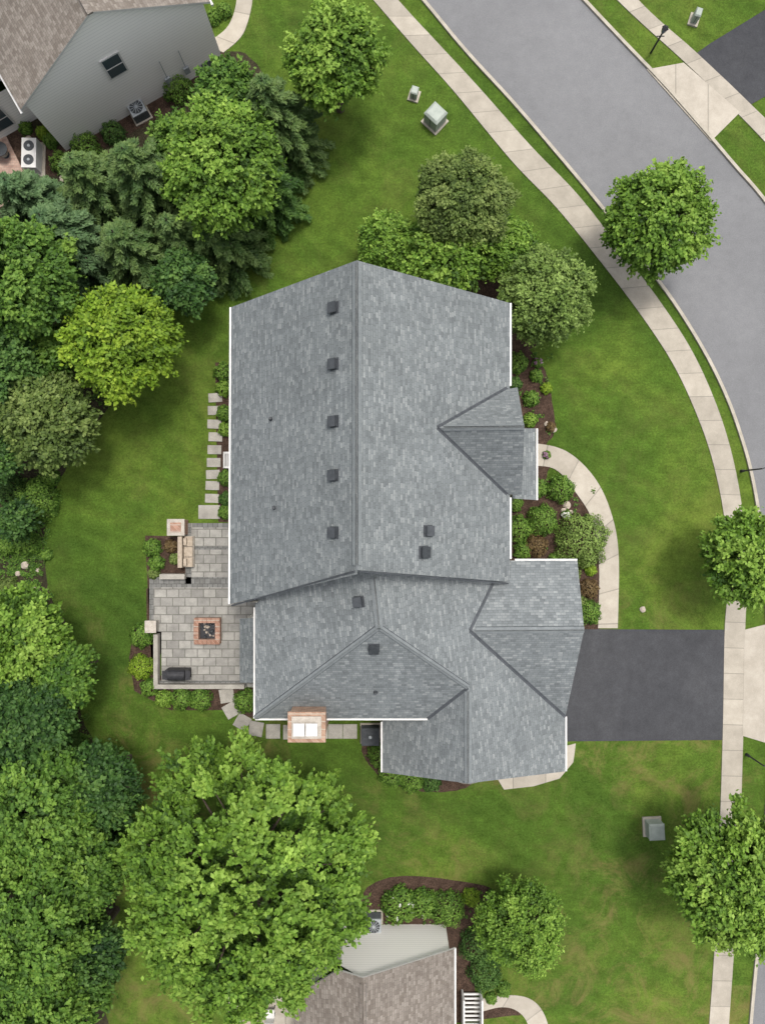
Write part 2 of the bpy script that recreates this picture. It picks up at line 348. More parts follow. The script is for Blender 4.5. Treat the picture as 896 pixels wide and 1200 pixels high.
cp.cap(J+t*.2,Gs,[plE2,plG],.16,.07,M['cap'])
cp.cap(A2+np.array([.3,0,0]),B2,[plN2,plS2],.15,.06,M['cap']); cp.cap(A1+np.array([.3,0,0]),B1,[plN1,plS1],.15,.06,M['cap'])
cp.cap(C2,A2,[plE2,plS2],.05,.015,M['valley'],True)
e=tri(plN2,plE2,(np.array([0,0,1.]),6.1)); cp.cap(A2,e,[plE2,plN2],.04,.015,M['valley'],True)
for q,pl in ((tri(plN1,plE,(np.array([0,0,1.]),6.15)),plN1),(tri(plS1,plE,(np.array([0,0,1.]),6.15)),plS1)):
    cp.cap(A1,q,[plE,pl],.045,.015,M['valley'],True)
cp.cap(J,K,[plS,plG],.045,.015,M['valley'],True)
# dark strips along the edge where the lower wing runs under the main rake
cp.beam(P(272,709.5,6.0),RS+np.array([-.1,-.05,-.02]),.07,.1,M['valley']); cp.beam(RS+np.array([.1,-.05,-.02]),on(plE,597,684),.05,.08,M['valley'])
cp.build('ridge_caps_and_valleys',hs)
gt=MB()
def gut(p,q,out,w=.09):
    o=np.array([out[0]*.045,out[1]*.045,-.06]); gt.beam(p+o,q+o,w,.11,M['white'])
gut(P(597,355,6),P(597,452,6),(1,0)); gut(P(597,583,6),P(597,655,6),(1,0)); gut(P(271,360,6),P(269.5,708,6),(-1,0))
gut(P(299,712,6),P(299,842,6),(-1,0)); gut(P(299,842,6),K,(0,-1)); gut(on(plE2,662,904),C2,(1,0)); gut(P(448,905,4.3),P(448,846,4.3),(-1,0))
gut(N2,P(603,657,5.6),(0,1)); gut(P(628,502,4.7),P(628,586,4.7),(1,0))
gt.build('gutters',hs)
wl=MB()
def wall(a,b,zf,mat,z0=0,n=16):
    for i in range(n):
        p=np.array(a)+(np.array(b)-np.array(a))*i/n; q=np.array(a)+(np.array(b)-np.array(a))*(i+1)/n
        wl.face([(*p,z0),(*q,z0),(*q,zf(*q)-.15),(*p,zf(*p)-.15)],mat)
zm=lambda x,y:min(pz(plE,x,y),pz(plW,x,y)); z2=lambda x,y:min(pz(plE2,x,y),pz(plW2,x,y),pz(plS,x,y))
zg=lambda x,y:min(pz(plE2,x,y),pz(plG,x,y)); zc2=lambda x,y:min(pz(plN2,x,y),pz(plS2,x,y)); zc1=lambda x,y:min(pz(plN1,x,y),pz(plS1,x,y))
sd=M['siding2']
wall((-7.3,10.1),(6.1,10.1),zm,sd,n=40); wall((6.1,10.1),(6.1,-3.2),zm,M['stone']); wall((-7.3,10.1),(-7.3,-4.4),zm,sd)
ns=24
es=[(-7.3,-4.4)]+[tuple((RS+(P(269.5,708,6)-RS)*(1-k/ns))[:2]) for k in range(2,ns+1)]
for i in range(len(es)-1): wall(es[i],es[i+1],lambda x,y:zm(x,y)+.01,sd,z0=3,n=1)
wall((-7.3,-4.4),(-6.1,-4.4),zm,sd,n=2)
wall(tuple(RS[:2]),(6.1,-3.3),lambda x,y:zm(x,y)+.01,sd,z0=4)
wall((-6.1,-4.4),(-6.1,-10.05),z2,sd); wall((-6.1,-10.05),(3.5,-10.05),z2,sd,n=30)
wall((.3,-10.0),(.3,-13.1),zg,sd); wall((.3,-13.1),(9.35,-13.1),zg,sd,n=30); wall((9.35,-13.1),(9.35,-2.9),lambda x,y:(zc2(x,y) if y>-10.6 else zg(x,y)),sd,n=40)
wall((9.35,-2.9),(6.1,-2.9),zc2,sd); wall((6.35,6.0),(6.35,1.1),zc1,M['stone'],n=20); wall((6.1,6.0),(6.35,6.0),zc1,M['stone'],n=2); wall((6.1,1.1),(6.35,1.1),zc1,M['stone'],n=2)
wl.bx(-7.5,-6.1,-9.1,-5.9,0,2.75,sd)
for yy in (.9,4.0): wl.bx(7.5,7.7,yy,yy+.2,0,4.55,M['white'])
wl.bx(6.35,7.8,.75,4.3,0,.3,M['paverstone'])
wl.build('walls',hs)
wn=MB()
def window(x,y,z,w,h,nx,ny,mb=wn,door=False):
    n=np.array([nx,ny,0.]); tt=np.array([-ny,nx,0.]); c=np.array([x,y,z])
    mb.box(c+n*.03,tt*(w/2+.09),n*.035,np.array([0,0,h/2+.09]),M['white']); mb.box(c+n*.06,tt*w/2,n*.02,np.array([0,0,h/2]),M['glass'] if not door else M['white'])
    mb.box(c+n*.085,tt*w/2,n*.01,np.array([0,0,.025]),M['white'])
    if door: mb.box(c+n*.085,tt*.025,n*.013,np.array([0,0,h/2]),M['white'])
for y in (9,7.3):
    for z in (1.6,4.4): window(6.1,y,z,1,1.4,1,0)
for y in (.3,-1.6): window(6.1,y,1.6,1,1.4,1,0)
window(6.35,3.4,4.4,1.4,1.3,1,0); window(6.35,2.6,1.35,1.0,2.1,1,0,door=True)
for y in (8.5,5.5,2.5,-.5,-3.2):
    for z in (1.6,4.4): window(-7.3,y,z,1.1,1.4,-1,0)
for x in (-5,0,4):
    for z in (1.6,4.4): window(x,10.1,z,1,1.4,0,1)
for x in (-1.6,-5.4): window(x,-10.05,4.2,1,1.4,0,-1)
window(-6.1,-7.5,4.4,1.6,1.3,-1,0); window(4.5,-13.1,1.7,1,1.3,0,-1)
for y in (-8.6,-11.6): window(9.35,y,1.2,2.6,2.3,1,0,door=True)
wn.build('windows_and_doors',hs)
vt=MB()
def vent(pl,u,v,s=.23,mat='dark',top=None):
    c=on(pl,u,v); n=pl[0]; hd=unit(np.cross([0,0,1],n)); us=np.cross(n,hd)
    vt.box(c+n*.08,hd*s*.85,us*s*.85,n*.09,M[mat]); vt.box(c+n*.19+us*0,hd*s,us*s,n*.035,M[mat],M[top] if top else None)
    vt.box(c+n*.012,hd*s*1.15,us*s*1.2,n*.012,M['valley'])
for v in (361,427,494,557,624): vent(plW,392,v,top='valley')
vent(plW2,421,705,top='valley'); vent(plS,438,759); vent(plE,496,647,.25); vent(plE,501,622,.23,'valley')
for pl,u,v in ((plW,318,491),(plW,322,595),(plS,440,811)):
    c=on(pl,u,v); vt.cyl(c-[0,0,.1],.06,.06,.45,M['dark']); vt.cyl(c-[0,0,.05],.13,.07,.17,M['valley'])
vt.build('roof_vents',hs)
ch=MB()
x0,x1,y0,y1=-4.45,-2.8,-10.95,-9.65
ch.bx(x0,x1,y0,y1,0,7.7,M['brick2']); ch.bx(x0-.08,x1+.08,y0-.08,y1+.08,7.7,7.85,M['brick2'])
ch.bx(x0+.12,x1-.12,y0+.12,y1-.12,7.85,7.93,M['stone'])
for cx in (-3.95,-3.35): ch.bx(cx-.2,cx+.2,-10.5,-10.1,7.93,8.2,M['lightm']); ch.bx(cx-.27,cx+.27,-10.6,-10.0,8.24,8.3,M['white'])
ch.build('brick_chimney',hs)
# ------------------------------------------------ patio
sheet('stone_patio',[(218,613),(312,613),(312,805),(190,805),(190,740),(176,740),(176,684),(218,684)],.12,M['paver'],th=.12)
def band(u0,v0,u1,v1,z0,z1,mat,mb): a=P(u0,v0,0);b=P(u1,v1,0); mb.bx(a[0],b[0],b[1],a[1],z0,z1,mat)
mb=MB()
for q in ((218,613,225,684),(176,676,270,684),(176,684,181,740),(226,613,272,618),(181,684,270,688.),(186,797,290,803),(222,640,272,644)): band(*q,.10,.126,M['paverdark'],mb)
mb.build('patio_border')
mb=MB()
for q in ((183,742,188,800),(183,800,288,805)): band(*q,.0,.5,M['paverstone'],mb)
band(176,726,187,738,0,.75,M['paverstone'],mb); band(175,725,188,739,.75,.82,M['stone'],mb)
mb.build('garden_wall')
fp=empty('fire_pit'); mb=MB()
a,b=P(230,723)[:2],P(260,753)[:2]; x0,x1,y0,y1=a[0],b[0],b[1],a[1]; w=.27
mb.bx(x0,x1,y0,y0+w,.12,.5,M['brick']); mb.bx(x0,x1,y1-w,y1,.12,.5,M['brick']); mb.bx(x0,x0+w,y0+w,y1-w,.12,.5,M['brick']); mb.bx(x1-w,x1,y0+w,y1-w,.12,.5,M['brick'])
for i in range(6):
    for s_ in (0,1):
        xx=x0+i*(x1-x0)/6; mb.bx(xx+.008,xx+.24,(y0 if s_ else y1-.26)-.01,(y0+.26 if s_ else y1)+.01,.5,.56,M['brick'])
for i in range(4):
    for s_ in (0,1):
        yy=y0+.27+i*(y1-y0-.54)/4; mb.bx((x0 if s_ else x1-.26)-.01,(x0+.26 if s_ else x1)+.01,yy+.006,yy+.23,.5,.56,M['brick'])
mb.build('brick_ring',fp)
mb=MB(); mb.bx(x0+w,x1-w,y0+w,y1-w,.13,.2,M['black']); rr=random.Random(3)
for i in range(26):
    x=rr.uniform(x0+.35,x1-.35);y=rr.uniform(y0+.35,y1-.35);s_=rr.uniform(.05,.11); mb.cyl((x,y,.2),s_,s_*.5,s_*1.2,M['dark'] if i%3 else M['rock'],6)
mb.build('lava_rocks',fp)
gr=MB(); c=P(212,787,0)
gr.bx(c[0]-.65,c[0]+.65,c[1]-.28,c[1]+.28,.12,.95,M['black'])
n=8
for i in range(n):
    t0,t1=math.pi*i/n,math.pi*(i+1)/n
    q=lambda t,x:(x,c[1]+.32*math.cos(t),.95+.28*math.sin(t))
    gr.face([q(t0,c[0]+.5),q(t1,c[0]+.5),q(t1,c[0]-.45),q(t0,c[0]-.45)][::-1],M['black'])
    for xx in (c[0]+.5,c[0]-.45): gr.face([q(t0,xx),q(t1,xx),(xx,c[1],.95)],M['black'])
gr.bx(c[0]-.8,c[0]-.46,c[1]-.25,c[1]+.25,.93,.98,M['black']); gr.bx(c[0]+.51,c[0]+.8,c[1]-.25,c[1]+.25,.93,.98,M['black'])
gr.build('covered_grill')
mb=MB(); band(203,609,221,626,0,1.0,M['brick'],mb); band(202,608,222,627,1.0,1.06,M['stone'],mb); band(206,612,218,623,1.06,1.1,M['brick'],mb); mb.build('brick_pillar')
mb=MB(); band(213,628,218,664,.12,.85,M['wood'],mb); band(218,628,229,664,.12,.40,M['stone'],mb); band(190,672,219,678,.0,.5,M['paverstone'],mb)
for k in range(3): band(218.6,628.5+k*12,228.4,639.6+k*12,.40,.54,M['wood'],mb)
for k in (0,2): band(219,630+k*12,222.5,638+k*12,.54,.75,M['wood'],mb)
mb.build('patio_bench')
mb=MB(); rr=random.Random(8)
for v in (466,481,497,512,527,542,556,569,584): 
    u=253-(v-466)*.03+rr.uniform(-1,1); a_=rr.uniform(-.06,.06); c=P(u,v,.035); mb.box(c,(math.cos(a_)*.40,math.sin(a_)*.40,0),(-math.sin(a_)*.26,math.cos(a_)*.26,0),(0,0,.03),M['paverstone'])
band(233,592,258,608,0,.075,M['paverstone'],mb)
for u,v,a_ in ((266,815,80),(271,832,60),(284,846,30),(300,854,10),(320,857,0),(340,858,0),(376,857,0),(393,857,0),(410,857,0)):
    c=P(u,v,.035);a_=math.radians(-a_); mb.box(c,(math.cos(a_)*.41,math.sin(a_)*.41,0),(-math.sin(a_)*.42,math.cos(a_)*.42,0),(0,0,.03),M['paverstone'])
mb.build('stepping_stones')
mb=MB(); 
for k in range(6): band(265+k*1.6,531,265.9+k*1.6,548,.3,.34,M['white'],mb)
band(264,530,275,532,.0,.36,M['white'],mb); band(264,547,275,549,0,.36,M['white'],mb); band(263.2,530,264.4,549,0,.36,M['white'],mb); mb.build('window_well')
def ac(name,x,y,z=0,rot=0,s=.42,h=.85,mat='lightm'):
    mb=MB(); c,sn=math.cos(rot),math.sin(rot); ax=np.array([c,sn,0]);ay=np.array([-sn,c,0])
    mb.box((x,y,z+.04),ax*(s+.1),ay*(s+.1),(0,0,.04),M['kerb']); mb.box((x,y,z+.08+h/2),ax*s,ay*s,(0,0,h/2),M[mat])
    mb.cyl((x,y,z+.08+h),s*.85,s*.85,.03,M['dark'],20); mb.cyl((x,y,z+.11+h),s*.2,s*.18,.04,M['lightm'],12)
    for k in range(6):
        a_=k*math.pi/6+rot; d=np.array([math.cos(a_),math.sin(a_),0]); mb.box((x,y,z+.125+h),d*s*.85,np.cross([0,0,1],d)*.012,(0,0,.008),M[mat])
    for k in range(7):
        zz=z+.15+k*h/8; mb.box((x,y,zz),ax*(s+.012),ay*(s+.012),(0,0,.02),M['dark'])
    return mb.build(name)
c=P(434,857,0); ac('air_conditioner',c[0],c[1]-.1,0,0,.5,.7,'dark')
# ------------------------------------------------ neighbour houses
nh=empty('sided_house')
G1=P(78,177)[:2];G2=P(262,72)[:2]; d=(G2-G1)/np.linalg.norm(G2-G1); nn=np.array([-d[1],d[0]]); W_=np.linalg.norm(G2-G1)
def q3(a,b,z): p=G1+d*a+nn*b; return np.array([p[0],p[1],z])
mb=MB(); eh=5.0; pk=8.1; D=17
mb.face([q3(0,0,0),q3(W_,0,0),q3(W_,0,eh),q3(W_/2,0,pk),q3(0,0,eh)],M['siding']); mb.face([q3(0,D,0),q3(W_,D,0),q3(W_,D,eh),q3(W_/2,D,pk),q3(0,D,eh)],M['siding'])
mb.face([q3(0,0,0),q3(0,D,0),q3(0,D,eh),q3(0,0,eh)],M['siding']); mb.face([q3(W_,0,0),q3(W_,D,0),q3(W_,D,eh),q3(W_,0,eh)],M['siding'])
mb.face([q3(-5,2.5,0),q3(0,2.5,0),q3(0,2.5,3.2),q3(-5,2.5,3.2)],M['siding']); mb.face([q3(-5,2.5,0),q3(-5,D,0),q3(-5,D,3.2),q3(-5,2.5,3.2)],M['siding'])
mb.build('walls',nh)
mb=MB(); sl=(pk-eh)/(W_/2); o=.35
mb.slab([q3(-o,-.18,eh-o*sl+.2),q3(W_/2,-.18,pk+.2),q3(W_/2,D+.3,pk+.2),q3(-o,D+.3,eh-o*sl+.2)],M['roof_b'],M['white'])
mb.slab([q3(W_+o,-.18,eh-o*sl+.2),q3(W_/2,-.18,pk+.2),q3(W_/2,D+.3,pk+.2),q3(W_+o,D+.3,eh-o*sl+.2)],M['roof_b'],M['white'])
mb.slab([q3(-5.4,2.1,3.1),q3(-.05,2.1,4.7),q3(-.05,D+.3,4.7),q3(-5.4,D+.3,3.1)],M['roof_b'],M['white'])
mb.box(q3(W_/2,D/2,pk+.25),(*(nn*(D/2+.3)),0),(*(d*.14),0),(0,0,.05),M['roof_b'])
mb.beam(q3(-o-.06,-.2,eh-.3),q3(-o-.06,D,eh-.3),.12,.12,M['white']); mb.beam(q3(W_+o+.06,-.2,eh-.3),q3(W_+o+.06,D,eh-.3),.12,.12,M['white'])
mb.beam(q3(.1,-.08,0),q3(.1,-.08,eh-.4),.12,.12,M['white']); mb.beam(q3(W_-.1,-.08,0),q3(W_-.1,-.08,eh-.4),.12,.12,M['white'])
mb.build('roof',nh)
mb=MB(); 
for a_,z in ((W_*.47,4.2),): p=q3(a_,0,z); window(p[0],p[1],z,.95,1.4,-nn[0],-nn[1],mb)
p=q3(0,1.2,1.3); window(p[0],p[1],3.6,1.1,1.4,-d[0],-d[1],mb); p=q3(-2.5,2.5,1.5); window(p[0],p[1],1.5,1.5,1.6,-nn[0],-nn[1],mb)
for a_ in (7.2,8.4):
    p=q3(a_,-.1,1.1); mb.box(p,(*(d*.16),0),(*(nn*.07),0),(0,0,.25),M['lightm']); mb.box(p+[0,0,1.0],(*(d*.02),0),(*(nn*.02),0),(0,0,.75),M['lightm'])
mb.build('windows_and_meters',nh)
sheet('brick_patio',[(-40,175),(8,160),(30,205),(26,232),(-40,260)],.05,M['brickpave'],th=.04)
strip('garden_path',[(268,-60),(278,-10),(268,30),(240,52)],[(292,-60),(297,-10),(286,38),(262,62)],.04,M['conc2'],30,.04)
for u_,v_ in ((165,134),(243,73)): c=P(u_,v_); ac('air_conditioner',c[0],c[1],0,.5,.45,.7)
c=P(42,187); 
mb=MB(); a_=-.35; ax=np.array([math.cos(a_+1.9),math.sin(a_+1.9),0]); ay=np.cross([0,0,1],ax)
mb.box(c+[0,0,.42],ax*.85,ay*.42,(0,0,.42),M['white'])
for s_ in (-1,1): mb.cyl(c+ax*.4*s_+[0,0,.84],.3,.3,.03,M['dark'],18); mb.cyl(c+ax*.4*s_+[0,0,.87],.09,.07,.03,M['lightm'],10)
mb.box(c+[0,0,.03],ax*1.0,ay*.6,(0,0,.035),M['kerb']); mb.build('air_conditioner')
# small furniture on the brick patio
tb=MB(); c=P(8,182); tb.cyl(c+[0,0,.72],.42,.42,.04,M['dark'],18); tb.cyl(c+[0,0,.05],.04,.04,.67,M['dark']); tb.cyl(c+[0,0,.05],.22,.18,.04,M['dark']); tb.build('patio_table')
nb=empty('brown_roof_house'); mb=MB()
ap=P(425,1146,5.2); ape=np.array([ap[0],ap[1]-16,5.2]); re=P(532,1112,2.7); re2=np.array([re[0],re[1]-16,2.7])
plR=plane(ap,ape,re); le=P(345,1168,3.2); plL=plane(ap,ape,le)
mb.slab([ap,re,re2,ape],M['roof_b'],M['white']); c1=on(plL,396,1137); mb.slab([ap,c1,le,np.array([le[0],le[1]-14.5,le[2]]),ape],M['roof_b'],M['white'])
mb.cap(ap-[0,.3,0],ape,[plR,plL],.16,.05,M['roof_b'])
mb.beam(re+[.06,0,-.1],re2+[.06,0,-.1],.1,.12,M['white'])
mb.build('roof',nb); mb=MB()
yw=-24.15
mb.face([(c1[0]+.1,yw,0),(re[0]-.25,yw,0),(re[0]-.25,yw,2.5),(ap[0],yw,5.0),(c1[0]+.1,yw,3.9)],M['siding']); mb.face([(re[0]-.25,yw,0),(re[0]-.25,yw-15,0),(re[0]-.25,yw-15,2.5),(re[0]-.25,yw,2.5)],M['siding'])
mb.face([(le[0]+.25,le[1],0),(c1[0]+.1,yw,0),(c1[0]+.1,yw,3.6),(le[0]+.25,le[1],3.0)],M['siding']); mb.face([(le[0]+.25,le[1],0),(le[0]+.25,le[1]-14,0),(le[0]+.25,le[1]-14,3),(le[0]+.25,le[1],3)],M['siding'])
mb.build('walls',nb)
mb=MB()
for k in range(9): band(541,1160+k*5,562,1162+k*5,.25+.0*k,.33,M['white'],mb)
band(540,1158,542,1206,.1,1.1,M['white'],mb); band(561,1158,563,1206,.1,1.1,M['white'],mb); mb.build('white_steps')
strip('garden_path',[(555,1172),(590,1166),(620,1170),(638,1190),(648,1230)],[(555,1188),(585,1180),(605,1184),(618,1200),(624,1235)],.04,M['conc2'],30,.04)
sheet('rear_patio',[(268,1166),(345,1160),(345,1260),(268,1260)],.05,M['conc2'],th=.05)
c=P(438,1076); ac('air_conditioner',c[0],c[1],0,0,.42,.8)
tb=MB(); c=P(296,1185); tb.cyl(c+[0,0,.7],.5,.5,.04,M['wood'],20); tb.cyl(c+[0,0,.05],.05,.05,.65,M['dark']); tb.cyl(c+[0,0,.05],.25,.2,.05,M['dark']); tb.build('patio_table')
for u,v,r_ in ((318,1182,0),(278,1196,2)):
    tb=MB(); c=P(u,v); tb.bx(c[0]-.25,c[0]+.25,c[1]-.25,c[1]+.25,.42,.5,M['white']); tb.bx(c[0]-.25,c[0]+.25,c[1]-.28,c[1]-.22,.5,.95,M['white'])
    for i in(-.22,.22):
        for j in(-.22,.22): tb.bx(c[0]+i-.02,c[0]+i+.02,c[1]+j-.02,c[1]+j+.02,.05,.42,M['dark'])
    tb.build('patio_chair')
# ------------------------------------------------ utilities
def ubox(name,u,v,w,dp,h,rot):
    mb=MB(); c=P(u,v); ca,sa=math.cos(rot),math.sin(rot); ax=np.array([ca,sa,0]);ay=np.array([-sa,ca,0])
    mb.box(c+[0,0,.05],ax*(w/2+.12),ay*(dp/2+.12),(0,0,.05),M['kerb']); mb.box(c+[0,0,.1+h*.45],ax*w/2,ay*dp/2,(0,0,h*.45),M['greenbox'])
    z=.1+h*.9; A=[c+ax*w*.53*i+ay*dp*.53*j+[0,0,z] for i,j in((-1,-1),(1,-1),(1,1),(-1,1))]; B=[c+ax*w*.4*i+ay*dp*.4*j+[0,0,z+h*.1] for i,j in((-1,-1),(1,-1),(1,1),(-1,1))]
    for i in range(4): mb.face([A[i],A[(i+1)%4],B[(i+1)%4],B[i]],M['greenbox'])
    mb.face(B,M['greenbox']); mb.face(A[::-1],M['greenbox']); mb.box(c+[0,0,.1+h*.45]-ay*(dp/2+.01),ax*.012,ay*.012,(0,0,h*.4),M['dark']); return mb.build(name)
ubox('transformer_box',509,143,.95,.9,.95,-.75); ubox('utility_pedestal',485,113,.4,.45,.6,-.3); ubox('transformer_box',763,968,.85,.9,.8,.05); ubox('utility_pedestal',812,24,.35,.5,.7,-.3)
def lamp(u,v,h,du,dv):
    mb=MB(); c=P(u,v); mb.cyl(c,.09,.08,.3,M['black']); mb.cyl(c,.05,.04,h,M['black'],10)
    e=np.array([du,dv,0.]); mb.beam(c+[0,0,h-.05],c+e*.6+[0,0,h+.1],.05,.05,M['black'])
    k=c+e*.8+[0,0,h+.08]; mb.box(k,e*.32,np.cross([0,0,1],e)*.13,(0,0,.05),M['black']); mb.box(k-[0,0,.06],e*.22,np.cross([0,0,1],e)*.09,(0,0,.012),M['white']); return mb.build('street_lamp')
lamp(868,552,2.4,.6,.2); lamp(874,884,2.0,.5,.05)
mb=MB(); c=P(762,62); mb.cyl(c,.06,.05,1.9,M['black'],10); mb.cyl(c+[0,0,1.9],.13,.17,.3,M['glass'],6); mb.cyl(c+[0,0,2.2],.2,.03,.15,M['black'],6); mb.box(c+[0,0,1.5],(.22,0,0),(0,.02,0),(0,0,.02),M['black']); mb.build('lamp_post')
# ------------------------------------------------ plants
def unit_rows(a): return a/np.linalg.norm(a,axis=-1,keepdims=True)
def finish(name,org,leafP,leafN,size,tone,aspect,lmat,rng,T=None,tubes=None,extra=None):
    n=len(leafP); N=leafN/np.linalg.norm(leafN,axis=1)[:,None]
    if T is None: T=rng.normal(size=(n,3))
    T=T-N*(T*N).sum(1)[:,None]; T/=np.linalg.norm(T,axis=1)[:,None]; B=np.cross(N,T)
    s=(size*rng.uniform(.7,1.3,n))[:,None]
    V=np.stack([leafP-T*s*.5,leafP+B*s*aspect-N*s*.1,leafP+T*s*.5,leafP-B*s*aspect-N*s*.1],1).reshape(-1,3)
    tv=[];tf=[]
    for (p,q,r0,r1) in (tubes or []):
        p=np.asarray(p,float);q=np.asarray(q,float);ax=unit(q-p);a=unit(np.cross(ax,[.3,1,.2]));b=np.cross(ax,a);k=6;base=len(tv)
        for c,r in((p,r0),(q,r1)):
            for i in range(k): tv.append(c+(a*math.cos(6.2832*i/k)+b*math.sin(6.2832*i/k))*r)
        for i in range(k): tf.append((base+i,base+(i+1)%k,base+k+(i+1)%k,base+k+i))
    if tv: V=np.vstack([V,np.array(tv)])
    V=V-np.asarray(org); me=bpy.data.meshes.new(name); nf=n+len(tf)
    me.vertices.add(len(V)); me.vertices.foreach_set('co',V.ravel())
    idx=np.arange(4*n)
    if tf: idx=np.r_[idx,(np.array(tf)+4*n).ravel()]
    me.loops.add(4*nf); me.loops.foreach_set('vertex_index',idx.astype(np.int32))
    me.polygons.add(nf); me.polygons.foreach_set('loop_start',(np.arange(nf)*4).astype(np.int32)); me.polygons.foreach_set('loop_total',np.full(nf,4,np.int32))
    mats=[lmat,M['bark']]+([extra[0]] if extra else [])
    for m in mats: me.materials.append(m)
    mi=np.zeros(nf,np.int32); mi[n:]=1
    if extra: mi[:n][extra[1]]=2
    me.polygons.foreach_set('material_index',mi)
    at=me.attributes.new('tone','FLOAT','POINT'); tt=np.full(len(V),.5); tt[:4*n]=np.repeat(np.clip(tone,0,1),4); at.data.foreach_set('value',tt.astype(np.float32))
    me.update(calc_edges=True); o=bpy.data.objects.new(name,me); o.location=org; S.collection.objects.link(o); return o
def broad(name,u,v,rpx,zc,kind,seed,leaf=.215,flat=.75,rc=.62,dens=1.0,star=1.0,lobe=.24):
    rng=np.random.default_rng(seed); c=P(u,v,zc); R_=rpx/F*(H-zc)*1.05; hz=R_*flat
    Nc=int(13*R_*R_/(rc*rc)*.38*dens)+12
    i=np.arange(Nc)+.5; z=1-1.45*i/Nc; ph=i*2.39996+rng.uniform(0,6)
    z=np.clip(z+rng.normal(0,.03,Nc),-.5,1); ph=ph+rng.normal(0,.12,Nc); rr_=np.sqrt(1-z*z)
    D=np.c_[rr_*np.cos(ph),rr_*np.sin(ph),z]
    # main limbs: the crown bulges round each limb end and sinks between them
    NL=int(9+R_*3.2); j=np.arange(NL)+.5; lz=np.clip(1-1.35*j/NL+rng.normal(0,.05,NL),-.4,1); lp=j*2.39996+rng.normal(0,.2,NL); lr=np.sqrt(1-lz*lz)
    LD=np.c_[lr*np.cos(lp),lr*np.sin(lp),lz]; dot=D@LD.T; near=dot.argmax(1); ang=np.arccos(np.clip(dot.max(1),-1,1)); sc=math.sqrt(4/NL)*1.05
    sink=lobe*(1-.5*np.clip((D[:,2]-.5)/.4,0,1))
    LH=rng.uniform(.86,1.05,NL); rad=LH[near]*(1-sink*np.clip(ang/sc,0,1.2)**1.6)*rng.uniform(.88,1.03,Nc)
    inner=rng.random(Nc)<.18; rad[inner]*=rng.uniform(.6,.8,inner.sum())
    LT=rng.normal(0,.09,NL)
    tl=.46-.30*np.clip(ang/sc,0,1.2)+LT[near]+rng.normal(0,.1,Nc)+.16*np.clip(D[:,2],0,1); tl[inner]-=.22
    E=D*np.array([R_-rc*.8,R_-rc*.8,hz-rc*.4]); C=c+E*rad[:,None]
    # inner foliage behind the outer shell, shade painted in as a darker tone
    Ni=Nc//5; Di=unit_rows(rng.normal(size=(Ni,3))+np.array([0,0,.7])); Di[:,2]=np.abs(Di[:,2])
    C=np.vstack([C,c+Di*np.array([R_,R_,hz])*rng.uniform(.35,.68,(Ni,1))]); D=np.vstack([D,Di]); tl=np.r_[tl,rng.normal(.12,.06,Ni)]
    near=np.r_[near,(Di@LD.T).argmax(1)]; Nc+=Ni
    ns_=10; nl=int(16*dens)+3
    O=unit_rows(D*np.array([1,1,.5])*.6+(D-LD[near])*.9+LD[near]*.3+np.array([0,0,.22]))
    sd_=unit_rows(O[:,None,:]*star+rng.normal(0,.5,(Nc,ns_,3)))
    ln=rc*rng.uniform(.8,1.85,(Nc,ns_,1))
    t=rng.random((Nc,ns_,nl,1))**.75
    base=(C-O*rc*.6)[:,None,None,:]
    Pn=base+sd_[:,:,None,:]*ln[:,:,None,:]*t+rng.normal(0,.075,(Nc,ns_,nl,3))
    Pn[...,2]-=(t[...,0]**2)*rc*.3
    Nn=rng.normal(0,.45,(Nc,ns_,nl,3))+np.array([0,0,.8])+sd_[:,:,None,:]*.35
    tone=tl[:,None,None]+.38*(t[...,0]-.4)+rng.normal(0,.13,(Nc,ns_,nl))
    Tn=np.broadcast_to(sd_[:,:,None,:],Pn.shape)+rng.normal(0,.5,Pn.shape)
    g0=np.array([c[0],c[1],0.]); tr=.035*R_+.07; tubes=[]; hb=max(.6,c[2]-hz*.45); top=c+[0,0,hz*.4]
    bend=g0+np.array([rng.normal(0,.08),rng.normal(0,.08),hb]); tubes+=[(g0,bend,tr*1.5,tr),(bend,top,tr,tr*.3)]
    for j in range(NL):
        s0=bend+(top-bend)*rng.uniform(0,.6); en=c+LD[j]*np.array([R_,R_,hz])*.74; mid=(s0+en)/2; tubes+=[(s0,mid,tr*.42,tr*.26),(mid,en,tr*.26,tr*.08)]
    return finish(name,g0,Pn.reshape(-1,3),Nn.reshape(-1,3),leaf,tone.ravel(),.32,LM[kind],rng,Tn.reshape(-1,3),tubes)
